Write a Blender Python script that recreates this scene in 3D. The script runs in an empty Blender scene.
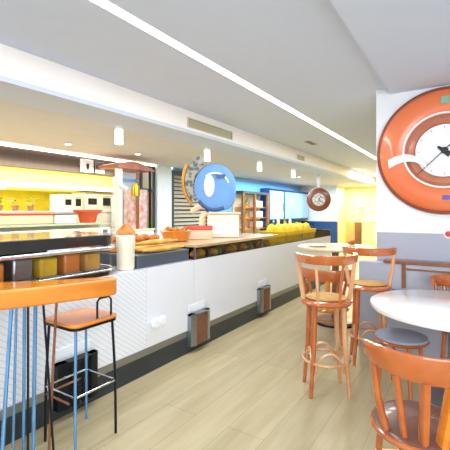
import bpy, bmesh, math, random
from mathutils import Vector, Matrix
random.seed(7)
S = bpy.context.scene
C = S.collection
PI = math.pi

# ---------------------------------------------------------------- materials
def lin(c):
    c = c/255.0
    return c/12.92 if c <= 0.04045 else ((c+0.055)/1.055)**2.4
def rgb(h):
    return (lin(int(h[0:2],16)), lin(int(h[2:4],16)), lin(int(h[4:6],16)), 1)
def mat(name, h, rough=0.5, metal=0.0, emit=0.0, ehex=None, var=0.06, scale=6.0, coat=0.0, alpha=1.0,
        trans=0.0, h2=None, kind='noise', bump=0.0, stretch=(1,1,1)):
    m = bpy.data.materials.new(name); m.use_nodes = True
    nt = m.node_tree; N = nt.nodes; L = nt.links
    b = N['Principled BSDF']
    c1 = rgb(h)
    c2 = rgb(h2) if h2 else tuple(max(0, x*(1-2*var)) for x in c1[:3])+(1,)
    tc = N.new('ShaderNodeTexCoord'); mp = N.new('ShaderNodeMapping')
    mp.inputs['Scale'].default_value = stretch
    L.new(tc.outputs['Object'], mp.inputs['Vector'])
    if kind == 'wave':
        t = N.new('ShaderNodeTexWave'); t.inputs['Scale'].default_value = scale
        t.inputs['Distortion'].default_value = 2.5; t.inputs['Detail'].default_value = 2
        t.inputs['Detail Scale'].default_value = 1.2
        fac = t.outputs['Fac']
    elif kind == 'voronoi':
        t = N.new('ShaderNodeTexVoronoi'); t.inputs['Scale'].default_value = scale
        fac = t.outputs['Distance']
    else:
        t = N.new('ShaderNodeTexNoise'); t.inputs['Scale'].default_value = scale
        t.inputs['Detail'].default_value = 4
        fac = t.outputs['Fac']
    L.new(mp.outputs[0], t.inputs['Vector'])
    r = N.new('ShaderNodeValToRGB')
    r.color_ramp.elements[0].position = 0.3; r.color_ramp.elements[1].position = 0.7
    r.color_ramp.elements[0].color = c1; r.color_ramp.elements[1].color = c2
    L.new(fac, r.inputs[0]); L.new(r.outputs[0], b.inputs['Base Color'])
    b.inputs['Roughness'].default_value = rough
    b.inputs['Metallic'].default_value = metal
    b.inputs['Coat Weight'].default_value = coat
    b.inputs['Coat Roughness'].default_value = 0.05
    b.inputs['Alpha'].default_value = alpha
    b.inputs['Transmission Weight'].default_value = trans
    if emit:
        b.inputs['Emission Color'].default_value = rgb(ehex or h)
        b.inputs['Emission Strength'].default_value = emit
    if bump:
        bp = N.new('ShaderNodeBump'); bp.inputs['Strength'].default_value = bump
        bp.inputs['Distance'].default_value = 0.01
        L.new(fac, bp.inputs['Height']); L.new(bp.outputs[0], b.inputs['Normal'])
    return m

WHITE   = mat('white_paint', 'eceff4', 0.6, var=0.01)
CEIL    = mat('ceiling_paint', 'd2deF2', 0.75, var=0.01)
CEIL2   = mat('soffit_paint', 'd6d2ce', 0.7, var=0.02)
BLUISH  = mat('cool_soffit_paint', 'ccd6e4', 0.65, var=0.01)
BEAMW   = mat('beam_paint', 'fbf8f4', 0.6, var=0.01)
GREYW   = mat('grey_wainscot', 'adb0be', 0.7, var=0.03)
GLOSSW  = mat('gloss_white_panel', 'e6eaf0', 0.08, var=0.01, coat=0.6)
PLINTH  = mat('dark_plinth', '2f383c', 0.3, var=0.15, scale=2)
STEEL   = mat('brushed_steel', '9ea3a8', 0.28, 0.9, var=0.05, stretch=(1,1,12))
CHROME  = mat('chrome', 'e3e6ea', 0.08, 1.0, var=0.02)
BLUEST  = mat('blue_tinted_steel', '6fa6dc', 0.2, 0.55, var=0.1)
BLACKM  = mat('black_steel', '1c2027', 0.3, 0.6, var=0.1)
DARK    = mat('dark_slab', '2b2826', 0.12, var=0.2, scale=3, coat=0.5)
WOODO   = mat('orange_varnished_wood', 'e88f2e', 0.2, var=0, h2='cf7420', scale=2.5, coat=0.6, stretch=(1,.3,5))
WOODR   = mat('reddish_bentwood', 'c46c34', 0.18, var=0, h2='a4521f', scale=3, coat=0.7, stretch=(2,2,2.5))
WOODP   = mat('pale_bentwood', 'dcae84', 0.25, var=0, h2='c4874f', scale=3, coat=0.6, stretch=(2,2,1))
WOODD   = mat('brown_wood', '96603a', 0.35, var=0, h2='774626', scale=4, coat=0.3, stretch=(1,1,3))
GREYC   = mat('grey_cushion', '8e93a6', 0.75, var=0.05, scale=30, bump=.2)
GOLDC   = mat('gold_seat', 'c9942e', 0.6, var=0.15, scale=14)
TABLEW  = mat('table_white', 'fafafa', 0.15, var=0.01, coat=0.5)
CREAM   = mat('cream_enamel', 'efe6cf', 0.35, var=0.03)
SKYB    = mat('sky_blue_shell', '6fa3dd', 0.6, var=0.06, coat=0.0)
NAVY    = mat('navy_shell', '2d5288', 0.35, var=0.08)
LBLUE   = mat('light_blue_wall', '7fc8f8', 0.6, var=0.04)
CABBL   = mat('blue_cabinet', '9fd6ff', 0.2, var=0.05, coat=.4)
NAVYW   = mat('navy_wainscot', '26497e', 0.6, var=0.05)
YEL     = mat('yellow_tile', 'f0d814', 0.35, var=0.08)
YELH    = mat('yellow_hood', 'e3cf6c', 0.5, var=0.05)
BROWNF  = mat('brown_fascia', '4a3c35', 0.5, var=0.12, scale=3, stretch=(1,8,1))
WARMW   = mat('warm_wall', 'ffe9b0', 0.7, var=0.03)
TAN     = mat('tan_wall', 'd2b074', 0.7, var=0.04)
ORANGE  = mat('orange_lacquer', 'ee8250', 0.3, var=0, h2='e2703c', scale=1.2, coat=0.5)
COPPER  = mat('copper_trough', 'cf8568', 0.3, 0.2, var=0.08, coat=.4)
RIM     = mat('dark_copper_rim', '8f4527', 0.3, 0.3, var=0.1)
BLACK   = mat('black_paint', '141414', 0.4, var=0.05)
TEAL    = mat('teal_tag', '7fb8a0', 0.5, var=0.05)
PURPLE  = mat('purple_tag', '6a5fae', 0.5, var=0.1)
RED     = mat('red_enamel', 'd8452e', 0.3, var=0.08)
REDO    = mat('red_orange_bowl', 'd85a2c', 0.35, var=0.1)
CRUST   = mat('golden_crust', 'd98f33', 0.55, var=0, h2='9c5418', scale=9, bump=.4)
BREAD   = mat('pale_baguette', 'e9bd62', 0.6, var=0, h2='c98a32', scale=7, bump=.3)
YCAKE   = mat('yellow_cake', 'f2d024', 0.45, var=0, h2='d9a511', scale=8)
GREEN   = mat('green_leaf', '6d9a3c', 0.5, var=0.2)
TEALS   = mat('sage_shelf', 'b3c0a4', 0.35, var=0.05)
GLASSD  = mat('smoked_display_glass', '34322f', 0.04, var=0.02, alpha=.22)
GLASSC  = mat('clear_glass', 'dfeef2', 0.03, var=0.01, alpha=.18)
SCREEN  = mat('dark_screen', '23262a', 0.1, var=0.05)
LOUV    = mat('louver_slat', 'b7b3a4', 0.5, var=0.08)
LFRAME  = mat('louver_frame', '3a4850', 0.5, var=0.08)
PANEB   = mat('beige_pane', 'c4bba9', 0.2, var=0.1, scale=2)
PANER   = mat('rose_pane', 'b98d78', 0.2, var=0.1, scale=2)
MOSAIC  = mat('mottled_panel', '4c5256', 0.4, var=0, h2='a8a493', kind='voronoi', scale=18)
GOLDR   = mat('gold_rim', 'cf9132', 0.3, 0.4, var=0.15)
PEACH   = mat('peach_enamel', 'f1cda6', 0.4, var=0.05)
DIAL    = mat('silver_dial', 'e8e6e2', 0.4, var=0, h2='a9a6a2', kind='voronoi', scale=16)
VENTM   = mat('vent_metal', 'd9d4b4', 0.5, var=0.06)
RUST    = mat('brown_grille', '9a6a48', 0.5, var=0.2, scale=20)
POSTER  = mat('red_white_poster', 'd8d6d8', 0.5, var=0, h2='c07a78', scale=9)
STONE   = mat('dark_speckled_stone', '565f70', 0.3, var=0, h2='8b94a4', kind='voronoi', scale=60)
LED     = mat('led_strip', 'ffffff', 0.5, emit=9.0, ehex='fff8ee', var=0)
LEDW    = mat('led_warm', 'ffffff', 0.5, emit=6.0, ehex='ffeedd', var=0)
LAMPE   = mat('lamp_glow', 'ffffff', 0.5, emit=5.0, ehex='fff4e0', var=0)

def reflection_hatch():  # gloss white with a moire reflection painted in as faint diagonal lines
    m = bpy.data.materials.new('reflection_hatched_panel'); m.use_nodes = True
    N = m.node_tree.nodes; L = m.node_tree.links; b = N['Principled BSDF']
    tc = N.new('ShaderNodeTexCoord'); mp = N.new('ShaderNodeMapping')
    mp.inputs['Rotation'].default_value = (math.radians(38), 0, 0)
    w = N.new('ShaderNodeTexWave'); w.bands_direction = 'Z'; w.inputs['Scale'].default_value = 9
    w.inputs['Distortion'].default_value = 2.0; w.inputs['Detail Scale'].default_value = .35
    r = N.new('ShaderNodeValToRGB'); r.color_ramp.elements[0].position = .0; r.color_ramp.elements[1].position = .16
    r.color_ramp.elements[0].color = rgb('cfd3da'); r.color_ramp.elements[1].color = rgb('e6eaf0')
    L.new(tc.outputs['Object'], mp.inputs[0]); L.new(mp.outputs[0], w.inputs[0])
    L.new(w.outputs['Fac'], r.inputs[0]); L.new(r.outputs[0], b.inputs['Base Color'])
    b.inputs['Roughness'].default_value = .12; b.inputs['Coat Weight'].default_value = .5
    return m
REFLHATCH = reflection_hatch()

def floor_mat():
    m = bpy.data.materials.new('pale_oak_planks'); m.use_nodes = True
    N = m.node_tree.nodes; L = m.node_tree.links; b = N['Principled BSDF']
    tc = N.new('ShaderNodeTexCoord'); mp = N.new('ShaderNodeMapping')
    mp.inputs['Rotation'].default_value = (0, 0, PI/2)
    br = N.new('ShaderNodeTexBrick')
    br.inputs['Scale'].default_value = 1.0; br.inputs['Brick Width'].default_value = 2.2
    br.inputs['Row Height'].default_value = .28; br.inputs['Mortar Size'].default_value = .002
    br.inputs['Color1'].default_value = rgb('bfb18c'); br.inputs['Color2'].default_value = rgb('b3a581')
    br.inputs['Mortar'].default_value = rgb('958660')
    L.new(tc.outputs['Object'], mp.inputs[0]); L.new(mp.outputs[0], br.inputs['Vector'])
    n = N.new('ShaderNodeTexNoise'); n.inputs['Scale'].default_value = 2.0; n.inputs['Detail'].default_value = 6
    mp2 = N.new('ShaderNodeMapping'); mp2.inputs['Scale'].default_value = (6, .6, 1)
    L.new(tc.outputs['Object'], mp2.inputs[0]); L.new(mp2.outputs[0], n.inputs['Vector'])
    mx = N.new('ShaderNodeMixRGB'); mx.blend_type = 'MULTIPLY'; mx.inputs[0].default_value = .35
    r = N.new('ShaderNodeValToRGB'); r.color_ramp.elements[0].position = .35; r.color_ramp.elements[1].position = .65
    r.color_ramp.elements[0].color = rgb('c8b898'); r.color_ramp.elements[1].color = (1, 1, 1, 1)
    L.new(n.outputs['Fac'], r.inputs[0])
    L.new(br.outputs['Color'], mx.inputs[1]); L.new(r.outputs[0], mx.inputs[2])
    L.new(mx.outputs[0], b.inputs['Base Color'])
    b.inputs['Roughness'].default_value = .32
    return m
FLOOR = floor_mat()

# ---------------------------------------------------------------- mesh builder
class MB:
    def __init__(s): s.bm = bmesh.new()
    def box(s, a, b):
        x0,y0,z0 = a; x1,y1,z1 = b
        v = [s.bm.verts.new(p) for p in [(x0,y0,z0),(x1,y0,z0),(x1,y1,z0),(x0,y1,z0),(x0,y0,z1),(x1,y0,z1),(x1,y1,z1),(x0,y1,z1)]]
        for f in [(0,3,2,1),(4,5,6,7),(0,1,5,4),(1,2,6,5),(2,3,7,6),(3,0,4,7)]: s.bm.faces.new([v[i] for i in f])
        return s
    def poly(s, pts, z0, z1):
        n = len(pts)
        a = [s.bm.verts.new((p[0],p[1],z0)) for p in pts]; b = [s.bm.verts.new((p[0],p[1],z1)) for p in pts]
        s.bm.faces.new(a[::-1]); s.bm.faces.new(b)
        for i in range(n): s.bm.faces.new([a[i],a[(i+1)%n],b[(i+1)%n],b[i]])
        return s
    def tube(s, pts, r, n=10, closed=False, r2=None, flat=1.0):
        pts = [Vector(p) for p in pts]; m = len(pts); rings = []
        up0 = None
        for i,p in enumerate(pts):
            if closed: t = pts[(i+1)%m]-pts[i-1]
            else: t = pts[min(i+1,m-1)]-pts[max(i-1,0)]
            t.normalize()
            up = Vector((0,0,1)) if abs(t.z) < .9 else Vector((1,0,0))
            if up0 is not None:
                up = up0
            x = t.cross(up)
            if x.length < 1e-4: x = t.cross(Vector((0,1,0)))
            x.normalize(); y = x.cross(t).normalized(); up0 = y
            rr = r if r2 is None else r+(r2-r)*i/(m-1)
            rings.append([s.bm.verts.new(p + x*rr*flat*math.cos(2*PI*k/n) + y*rr*math.sin(2*PI*k/n)) for k in range(n)])
        for i in range(m if closed else m-1):
            A = rings[i]; B = rings[(i+1)%m]
            for k in range(n): s.bm.faces.new([A[k],A[(k+1)%n],B[(k+1)%n],B[k]])
        if not closed:
            s.bm.faces.new(rings[0][::-1]); s.bm.faces.new(rings[-1])
        return s
    def lathe(s, prof, c=(0,0,0), n=40, axis='Z', sx=1, sy=1):
        # prof: list of (r, h); axis Z up; axis 'Y' turns the profile so that h goes toward -Y
        rings = []
        def P(r,h,a):
            x,y = r*math.cos(a)*sx, r*math.sin(a)*sy
            if axis == 'Z': q = (x,y,h)
            elif axis == 'Y': q = (x,-h,y)
            else: q = (h,x,y)
            return (q[0]+c[0],q[1]+c[1],q[2]+c[2])
        for r,h in prof:
            if r < 1e-5: rings.append([s.bm.verts.new(P(0,h,0))])
            else: rings.append([s.bm.verts.new(P(r,h,2*PI*k/n)) for k in range(n)])
        for A,B in zip(rings, rings[1:]):
            if len(A) == 1 and len(B) == 1: continue
            for k in range(n):
                k2 = (k+1)%n
                if len(A) == 1: s.bm.faces.new([A[0],B[k2],B[k]])
                elif len(B) == 1: s.bm.faces.new([A[k],A[k2],B[0]])
                else: s.bm.faces.new([A[k],A[k2],B[k2],B[k]])
        return s
    def arcboard(s, R, a0, a1, zf, th, hf, n=24, cx=0, cy=0, lean=0.0):
        # a curved upright board: centre radius R, angles a0..a1, zf(t) bottom, hf(t) height
        rings = []
        for i in range(n+1):
            t = i/n; a = a0+(a1-a0)*t; z = zf(t); h = hf(t); q = []
            for (dr,dz) in [(-1,0.12),(-.6,0),(.6,0),(1,.12),(1,.88),(.6,1),(-.6,1),(-1,.88)]:
                rr = R+dr*th/2+lean*dz*h
                q.append(s.bm.verts.new((cx+rr*math.cos(a), cy+rr*math.sin(a), z+dz*h)))
            rings.append(q)
        for A,B in zip(rings, rings[1:]):
            for k in range(8): s.bm.faces.new([A[k],A[(k+1)%8],B[(k+1)%8],B[k]])
        s.bm.faces.new(rings[0][::-1]); s.bm.faces.new(rings[-1])
        return s
    def quad(s, pts):
        s.bm.faces.new([s.bm.verts.new(p) for p in pts]); return s
    def build(s, name, m, parent=None, smooth=True, bevel=0, kind=None, sub=0):
        bmesh.ops.recalc_face_normals(s.bm, faces=s.bm.faces[:])
        me = bpy.data.meshes.new(name); s.bm.to_mesh(me); s.bm.free()
        me.materials.append(m)
        if smooth:
            for p in me.polygons: p.use_smooth = True
            me.set_sharp_from_angle(angle=math.radians(38))
        o = bpy.data.objects.new(name, me); C.objects.link(o)
        if parent: o.parent = parent
        if kind: o['kind'] = kind
        if bevel:
            b = o.modifiers.new('bevel','BEVEL'); b.width = bevel; b.segments = 3; b.limit_method = 'ANGLE'
        if sub:
            q = o.modifiers.new('sub','SUBSURF'); q.levels = sub; q.render_levels = sub
        return o
def tag(o, label, cat, group=None, kind=None):
    o['label'] = label; o['category'] = cat
    if group: o['group'] = group
    if kind: o['kind'] = kind
    return o
def thing(name, label, cat, loc=(0,0,0), rz=0, group=None):
    o = bpy.data.objects.new(name, None); C.objects.link(o); o.empty_display_size = .1
    o.location = loc; o.rotation_euler = (0,0,rz)
    return tag(o, label, cat, group)
def copy_tree(o, parent=None):
    c = o.copy(); C.objects.link(c)
    if parent: c.parent = parent
    for ch in list(o.children): copy_tree(ch, c)
    return c
def dup(o, loc, rz, label, group=None):
    c = copy_tree(o); c.location = loc; c.rotation_euler = (0,0,rz); c['label'] = label
    if group: c['group'] = group
    return c
def st(mb, name, m, bevel=0):
    o = mb.build(name, m, smooth=False, bevel=bevel); o['kind'] = 'structure'; return o

# ---------------------------------------------------------------- setting
XC = -2.48           # counter front
XW = -6.3            # back wall behind the bar
st(MB().box((-9,-1.5,-.1),(3.5,18.5,0)), 'floor', FLOOR)
st(MB().box((-3.27,-1.5,2.9),(-2.105,18.5,3.05)), 'ceiling', CEIL)
st(MB().box((-2.02,-1.5,2.9),(3.5,18.5,3.05)), 'ceiling', CEIL)
st(MB().box((-2.105,-1.5,2.93),(-2.02,18.5,3.05)), 'ceiling', WHITE)
st(MB().box((-.73,-1.5,2.825),(3.5,4.59,2.899)), 'trim_1', CEIL)                 # lowered panel on the right
st(MB().box((-3.31,-1.5,2.6),(-3.271,18.5,3.05)), 'trim_2', BEAMW)                # beam face
st(MB().box((-3.83,-1.5,2.585),(-3.272,18.5,2.6)).box((-3.272,-1.5,2.585),(-3.262,18.5,2.63)), 'trim_3', BLUISH)
st(MB().box((-9,-1.5,2.6),(-3.311,18.5,2.7)), 'ceiling', CEIL2)
# back wall: kitchen opening from Y -1.5..5.4
st(MB().box((XW-.15,-1.5,2.24),(XW,5.45,2.599)), 'wall_left', BROWNF)
st(MB().box((XW-.15,5.45,0),(XW,6.05,2.599)), 'wall_left', BLUISH)
st(MB().box((XW-.15,6.05,0),(XW,17,2.599)), 'wall_left', LBLUE)
st(MB().box((-8.2,-1.5,0),(-8.05,6,2.599)), 'wall_back', YEL)
st(MB().box((-8.05,5.9,0),(XW-.151,6.0,2.599)), 'wall_kitchen', YEL)
# far wall
st(MB().box((XW,16,1.05),(-4.69,16.15,2.599)), 'wall_far', WHITE)
st(MB().box((XW,15.98,0),(-4.69,16.15,1.049)), 'wall_far', NAVYW)
st(MB().box((-4.69,17.5,1.0),(3.5,17.65,2.899)), 'wall_far', WARMW)
st(MB().box((-4.69,17.48,0),(3.5,17.65,.999)), 'wall_far', TAN)
# near wall with the big clock
st(MB().box((-.89,4.59,1.257),(3.5,4.9,2.9)), 'wall_right', WHITE, )
st(MB().box((-.885,4.592,0),(3.5,4.9,1.256)), 'wall_right', GREYW)
st(MB().box((3.4,-1.5,0),(3.5,4.58,2.824)), 'wall_right', WHITE)
st(MB().box((3.4,4.9,0),(3.5,17.5,2.9)), 'wall_right', WARMW)
st(MB().box((-4.84,16.151,0),(-4.69,17.48,2.584)), 'wall_far', WARMW)
# LED strips
st(MB().box((-2.104,-1.5,2.898),(-2.021,17.3,2.906)), 'trim_4', LED)
st(MB().box((XW+.01,-1.5,2.555),(XW+.06,7.2,2.595)), 'trim_5', LEDW)

# ceiling details -------------------------------------------------------
def vent(y0, y1, z0, z1, label):
    t = thing('ceiling_vent', label, 'vent', (-3.27,(y0+y1)/2,z0))
    w = (y1-y0)/2; h = z1-z0; x = .001
    MB().box((x,-w,0),(x+.012,w,.014)).box((x,-w,h-.014),(x+.012,w,h)).box((x,-w,.014),(x+.012,-w+.014,h-.014)).box((x,w-.014,.014),(x+.012,w,h-.014)).build('frame', VENTM, t, False)
    MB().box((x,-w+.015,.015),(x+.002,w-.015,h-.015)).build('backing', SCREEN, t, False)
    g = MB(); n = int((2*w-.03)/.045)
    for i in range(n): g.box((x+.003,-w+.02+i*.045,.016),(x+.009,-w+.036+i*.045,h-.016))
    for k in range(3): g.box((x+.0095,-w+.015,.03+k*(h-.05)/3),(x+.012,w-.015,.042+k*(h-.05)/3))
    g.build('grille', VENTM, t, False)
vent(4.08,5.26,2.665,2.805,'long rectangular air vent grille in the white beam above the bar')
vent(8.05,8.5,2.68,2.79,'small distant air vent grille in the white beam, further along')
def hatchv():
    t = thing('ceiling_vent','slim grey slotted vent in the flat ceiling near the light strip','vent',(-2.7,7.4,2.899))
    MB().box((-.06,-.25,-.008),(.06,.25,-.001)).build('frame', VENTM, t, False)
    g = MB()
    for i in range(4): g.box((-.045+i*.025,-.23,-.012),(-.035+i*.025,.23,-.0085))
    g.build('slot', BROWNF, t, False)
hatchv()
spots = [(3.3,'white cylinder ceiling spotlight nearest, above the glass display'),
         (5.24,'white cylinder ceiling spotlight directly above the blue round sculpture'),
         (7.17,'white cylinder ceiling spotlight between blue sculpture and the far cabinets'),
         (9.03,'white cylinder ceiling spotlight just before the hanging clock')]
base = None
for y,l in spots:
    if base is None:
        base = thing('ceiling_spotlight', l, 'spotlight', (-3.76,y,2.585), 0, 'cylinder spotlights above the bar')
        MB().lathe([(0,0),(.05,0),(.05,-.012),(0,-.012)], (.0,0,0), 24).build('mount', WHITE, base)
        MB().tube([(0,0,-.012),(0,0,-.035)], .012).build('stem', WHITE, base)
        b = MB().lathe([(0,-.035),(.052,-.035),(.055,-.04),(.055,-.225),(.048,-.228),(.046,-.2),(0,-.2)], (0,0,0), 28).build('lamp_body', mat('glow_white_metal','ffffff',.4,emit=.45,ehex='fff4e6',var=0), base)  # faint emission on the housing imitates its overexposed brightness
        MB().lathe([(0,-.202),(.044,-.202),(.044,-.215),(0,-.22)], (0,0,0), 24).build('bulb', LAMPE, base)
    else: dup(base, (-3.76,y,2.585), 0, l)
for (x,y,l) in [(-5.5,3.76,'small round recessed downlight over the yellow kitchen'),(-5.35,5.16,'small round recessed downlight over the red topped cabinet'),(-4.6,11.5,'small recessed downlight near the hanging clock')]:
    t = thing('recessed_downlight', l, 'downlight', (x,y,2.599), 0, 'recessed downlights')
    MB().lathe([(.045,0),(.075,0),(.075,-.008),(.045,-.008),(.045,0)], (0,0,0), 24).build('trim_ring', WHITE, t)
    MB().lathe([(0,-.002),(.044,-.002),(.044,-.006),(0,-.006)], (0,0,0), 24).build('lens', LED, t)

# ---------------------------------------------------------------- bar counter
ct = thing('bar_counter', 'long glossy white bar counter with dark plinth running down the room', 'counter', (XC,0,0))
MB().box((-.8,-.6,.24),(0,2.5,.97)).build('front_panel', REFLHATCH, ct, False)
MB().box((-.8,2.504,.24),(0,3.215,.97)).build('front_panel', GLOSSW, ct, False)
MB().box((-.8,3.219,.24),(0,8.0,.97)).build('front_panel', GLOSSW, ct, False)
MB().box((-.8,-.6,.172),(-.004,8.0,.239)).build('lower_trim', STEEL, ct, False)
MB().box((-.8,-.6,0),(.0,8.0,.171)).build('plinth', PLINTH, ct, False)
MB().box((-.62,3.24,1.10),(.012,5.35,1.135)).build('worktop', mat('tan_worktop','c9ab7c',.25,var=.12,coat=.3), ct, False, bevel=.006)
MB().box((-.66,3.24,.971),(-.621,8.0,1.10)).box((-.8,7.96,.971),(0,8.0,1.10)).build('back_rail', DARK, ct, False)
for y in (2.57, 2.66):
    MB().lathe([(0,0),(.02,0),(.02,.03),(.05,.035),(.055,.05),(.04,.065),(0,.068)], (.001,y,.46), 20, axis='X').build('reflection_knob', WHITE, ct)  # white knobs added in place of a lamp reflection on the panel
# glass front of lower case on far half
MB().box((-.012,3.24,.972),(-.004,7.95,1.099)).build('display_glass', GLASSD, ct, False)
MB().box((-.62,3.24,.971),(-.02,7.95,.977)).build('display_floor', DARK, ct, False)
for y in (3.23, 4.8, 6.4):
    MB().box((-.02,y,.978),(.006,y+.012,1.099)).build('display_divider', STEEL, ct, False)

# near display case (rounded end, dark slab, chrome rails)
dc = thing('display_case', 'near dark topped glass display case with chrome rails and rounded end', 'display case', (XC,0,.971))
def slab(x0,x1,y0,y1,r,n=12):
    pts = [(x0,y0),(x1,y0)]
    for i in range(n+1):
        a = i/n*PI/2; pts.append((x1-r+r*math.cos(a), y1-r+r*math.sin(a)))
    pts.append((x0,y1)); return pts
MB().poly(slab(-.8,.0,-.6,2.22,.2), .25, .335).build('top_slab', DARK, dc, bevel=.008)
MB().poly(slab(-.8,.0,-.6,2.22,.2), .0, .03).build('base_slab', DARK, dc)
MB().box((-.79,-.6,.031),(-.76,2.0,.249)).build('back_panel', SCREEN, dc, False)
def rail(z,r,ins=.0,m=CHROME):
    p = [(-ins,-.6,z)]
    for i in range(9):
        a = i/8*PI/2; p.append((-.2+(.2-ins)*math.cos(a),2.02+(.2-ins)*math.sin(a),z))
    p.append((-.7,2.22-ins,z))
    MB().tube(p, r, 10).build('rail', m, dc)
rail(.225,.016); rail(.045,.008,.0)
g = MB(); prof = [(-.012,-.6)]+[(-.2+.188*math.cos(i/8*PI/2),2.02+.188*math.sin(i/8*PI/2)) for i in range(9)]+[(-.7,2.208)]
for (a,b) in zip(prof, prof[1:]): g.quad([(a[0],a[1],.032),(b[0],b[1],.032),(b[0],b[1],.249),(a[0],a[1],.249)])
g.build('glass', GLASSD, dc)
# food blocks in near case
fl = ['orange','grey','orange','pale grey','amber','amber']
fm = [WOODO, STEEL, WOODO, STEEL, YCAKE, WOODO, BREAD]
names = ['orange glazed loaf','grey metal food tub','wide orange cake slab','grey square food tub','yellow sponge cake','orange square loaf','pale bread block']
for i in range(7):
    y = .82+i*.19; z = 1.002
    t = thing('food_tray', '%s in the near glass case, %s from its rounded end' % (names[i], ['seventh','sixth','fifth','fourth','third','second','first'][i]), 'food', (XC-.16,y,z), 0, 'food inside the near display case')
    MB().box((-.13,-.085,0),(.13,.085,.012)).box((-.13,-.085,.012),(-.122,.085,.03)).box((.122,-.085,.012),(.13,.085,.03)).build('tray', STEEL, t, False)
    MB().box((-.11,-.07,.013),(.11,.07,.16+.02*(i%2))).build('food', fm[i], t, True, bevel=.02)
# small foods in far half of the case
for i in range(11):
    y = 3.36+i*.18
    if abs(y-4.8) < .07: y += .06
    m = [CRUST, YCAKE, BREAD, GREEN][i%4]
    kind = ['brown pastry','yellow cake slice','pale bun','green salad cup'][i%4]
    o = MB().lathe([(0,0),(.045,0),(.06,.02),(.055,.05),(.03,.075),(0,.08)], (0,0,0), 16).build(['pastry','cake_slice','bun','salad_cup'][i%4], m, None)
    o.location = (XC-.1-.06*(i%2), y, .978); o.scale = (1,1.1,1)
    tag(o, '%s in the low case under the worktop, %s from the jar' % (kind, ['first','second','third','fourth','fifth','sixth','seventh','eighth','ninth','tenth','eleventh'][i]), 'food', 'pastries in the low display case')
    

# counter base vents
for i,(y,l) in enumerate([(1.75,'curved metal vent hood behind the steel bar stool'),(3.27,'curved metal vent hood with brown grille, middle one of the counter front'),(4.82,'curved metal vent hood with brown grille furthest along the counter front')]):
    t = thing('counter_vent', l, 'vent', (XC+.001,y,.075), 0, 'vents along the counter base'); t.scale = (.8,.9,.93)
    pts = [(0,-.19),(.06,-.19),(.09,-.12),(.1,0),(.09,.12),(.06,.19),(0,.19)]
    MB().poly([(0,-.19),(.06,-.19),(.085,-.12),(.085,-.105),(0,-.105)], 0,.36).poly([(0,.105),(.085,.105),(.085,.12),(.06,.19),(0,.19)],0,.36).poly(pts,.345,.36).build('hood', BLACKM if i == 0 else STEEL, t)
    MB().poly([(0,-.104),(.07,-.104),(.08,0),(.07,.104),(0,.104)], .0,.344).build('grille_back', SCREEN if i == 0 else RUST, t)
    g = MB()
    for k in range(7): g.box((.082,-.1,.03+k*.045),(.088,.1,.04+k*.045))
    for k in range(4): g.box((.0885,-.08+k*.05,.01),(.094,-.07+k*.05,.34))
    g.build('grille', BLACKM if i == 0 else RUST, t, False)
    MB().box((0,-.17,.38),(.006,.15,.46)).build('cover_plate', WHITE, t, False, bevel=.004)

# ---------------------------------------------------------------- on the counter
ZT = 1.14
j = thing('ceramic_jar','cream ceramic jar with orange pointed lid standing where the glass case ends','jar',(-2.60,2.36,.972))
MB().lathe([(0,0),(.07,0),(.078,.02),(.08,.2),(.085,.22),(.085,.3),(.06,.325),(0,.325)], (0,0,0), 28).build('body', CREAM, j)
MB().lathe([(0,.326),(.085,.326),(.075,.35),(.05,.38),(.02,.415),(0,.42)], (0,0,0), 28).build('lid', CRUST, j)

def croissant(s=1.0):
    m = MB(); P = []
    for i in range(15):
        a = -1.35+2.7*i/14; P.append((.07*math.cos(a)-.03,.09*math.sin(a),.03))
    bm = m.bm; rings = []
    for i,p in enumerate(P):
        t = i/14; r = .036*math.sin(PI*max(.06,min(.94,t)))*(1+.14*math.cos(i*PI)); a = -1.35+2.7*t
        nx,ny = math.cos(a), math.sin(a)
        rings.append([bm.verts.new((p[0]+nx*r*math.cos(k*PI/5), p[1]+ny*r*math.cos(k*PI/5), max(.0,p[2]+r*math.sin(k*PI/5)))) for k in range(10)])
    for A,B in zip(rings,rings[1:]):
        for k in range(10): bm.faces.new([A[k],A[(k+1)%10],B[(k+1)%10],B[k]])
    bm.faces.new(rings[0][::-1]); bm.faces.new(rings[-1])
    return m
# wooden board with baguettes between the two cases
bd = thing('bread_stand','low stepped wooden stand holding baguettes and croissants beside the cream jar','stand',(-2.95,2.92,.972))
MB().box((-.32,-.48,0),(.42,.27,.12)).build('base', mat('slate_base','4d5660',.3,var=.1), bd, False, bevel=.01)
MB().box((-.32,-.44,.121),(.1,.27,.2)).build('step', WOODO, bd, False, bevel=.01)
bag = None
for i in range(5):
    m = MB(); P = [(0,-.3+.6*k/12,.0) for k in range(13)]
    bm = m.bm; rings = []
    for k,p in enumerate(P):
        t = k/12; r = .034*(math.sin(PI*min(max(t,.04),.96)))**.45*(1+.06*math.cos(k*PI))
        rings.append([bm.verts.new((r*math.cos(q*PI/6), p[1], .03+r*.85*math.sin(q*PI/6))) for q in range(12)])
    for A,B in zip(rings,rings[1:]):
        for q in range(12): bm.faces.new([A[q],A[(q+1)%12],B[(q+1)%12],B[q]])
    bm.faces.new(rings[0][::-1]); bm.faces.new(rings[-1])
    o = m.build('baguette', BREAD)
    o.location = (-2.57-.074*i, 2.84+.01*(i%2), 1.093) if i < 4 else (-2.645, 2.82, 1.156)
    o.rotation_euler = (0,0,0)
    tag(o, ['baguette at the front edge of the wooden stand','second baguette from the front edge of the stand','third baguette from the front edge of the stand','baguette lying against the raised step of the stand','baguette lying on top of the other baguettes'][i], 'bread', 'baguettes on the wooden stand')
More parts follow.
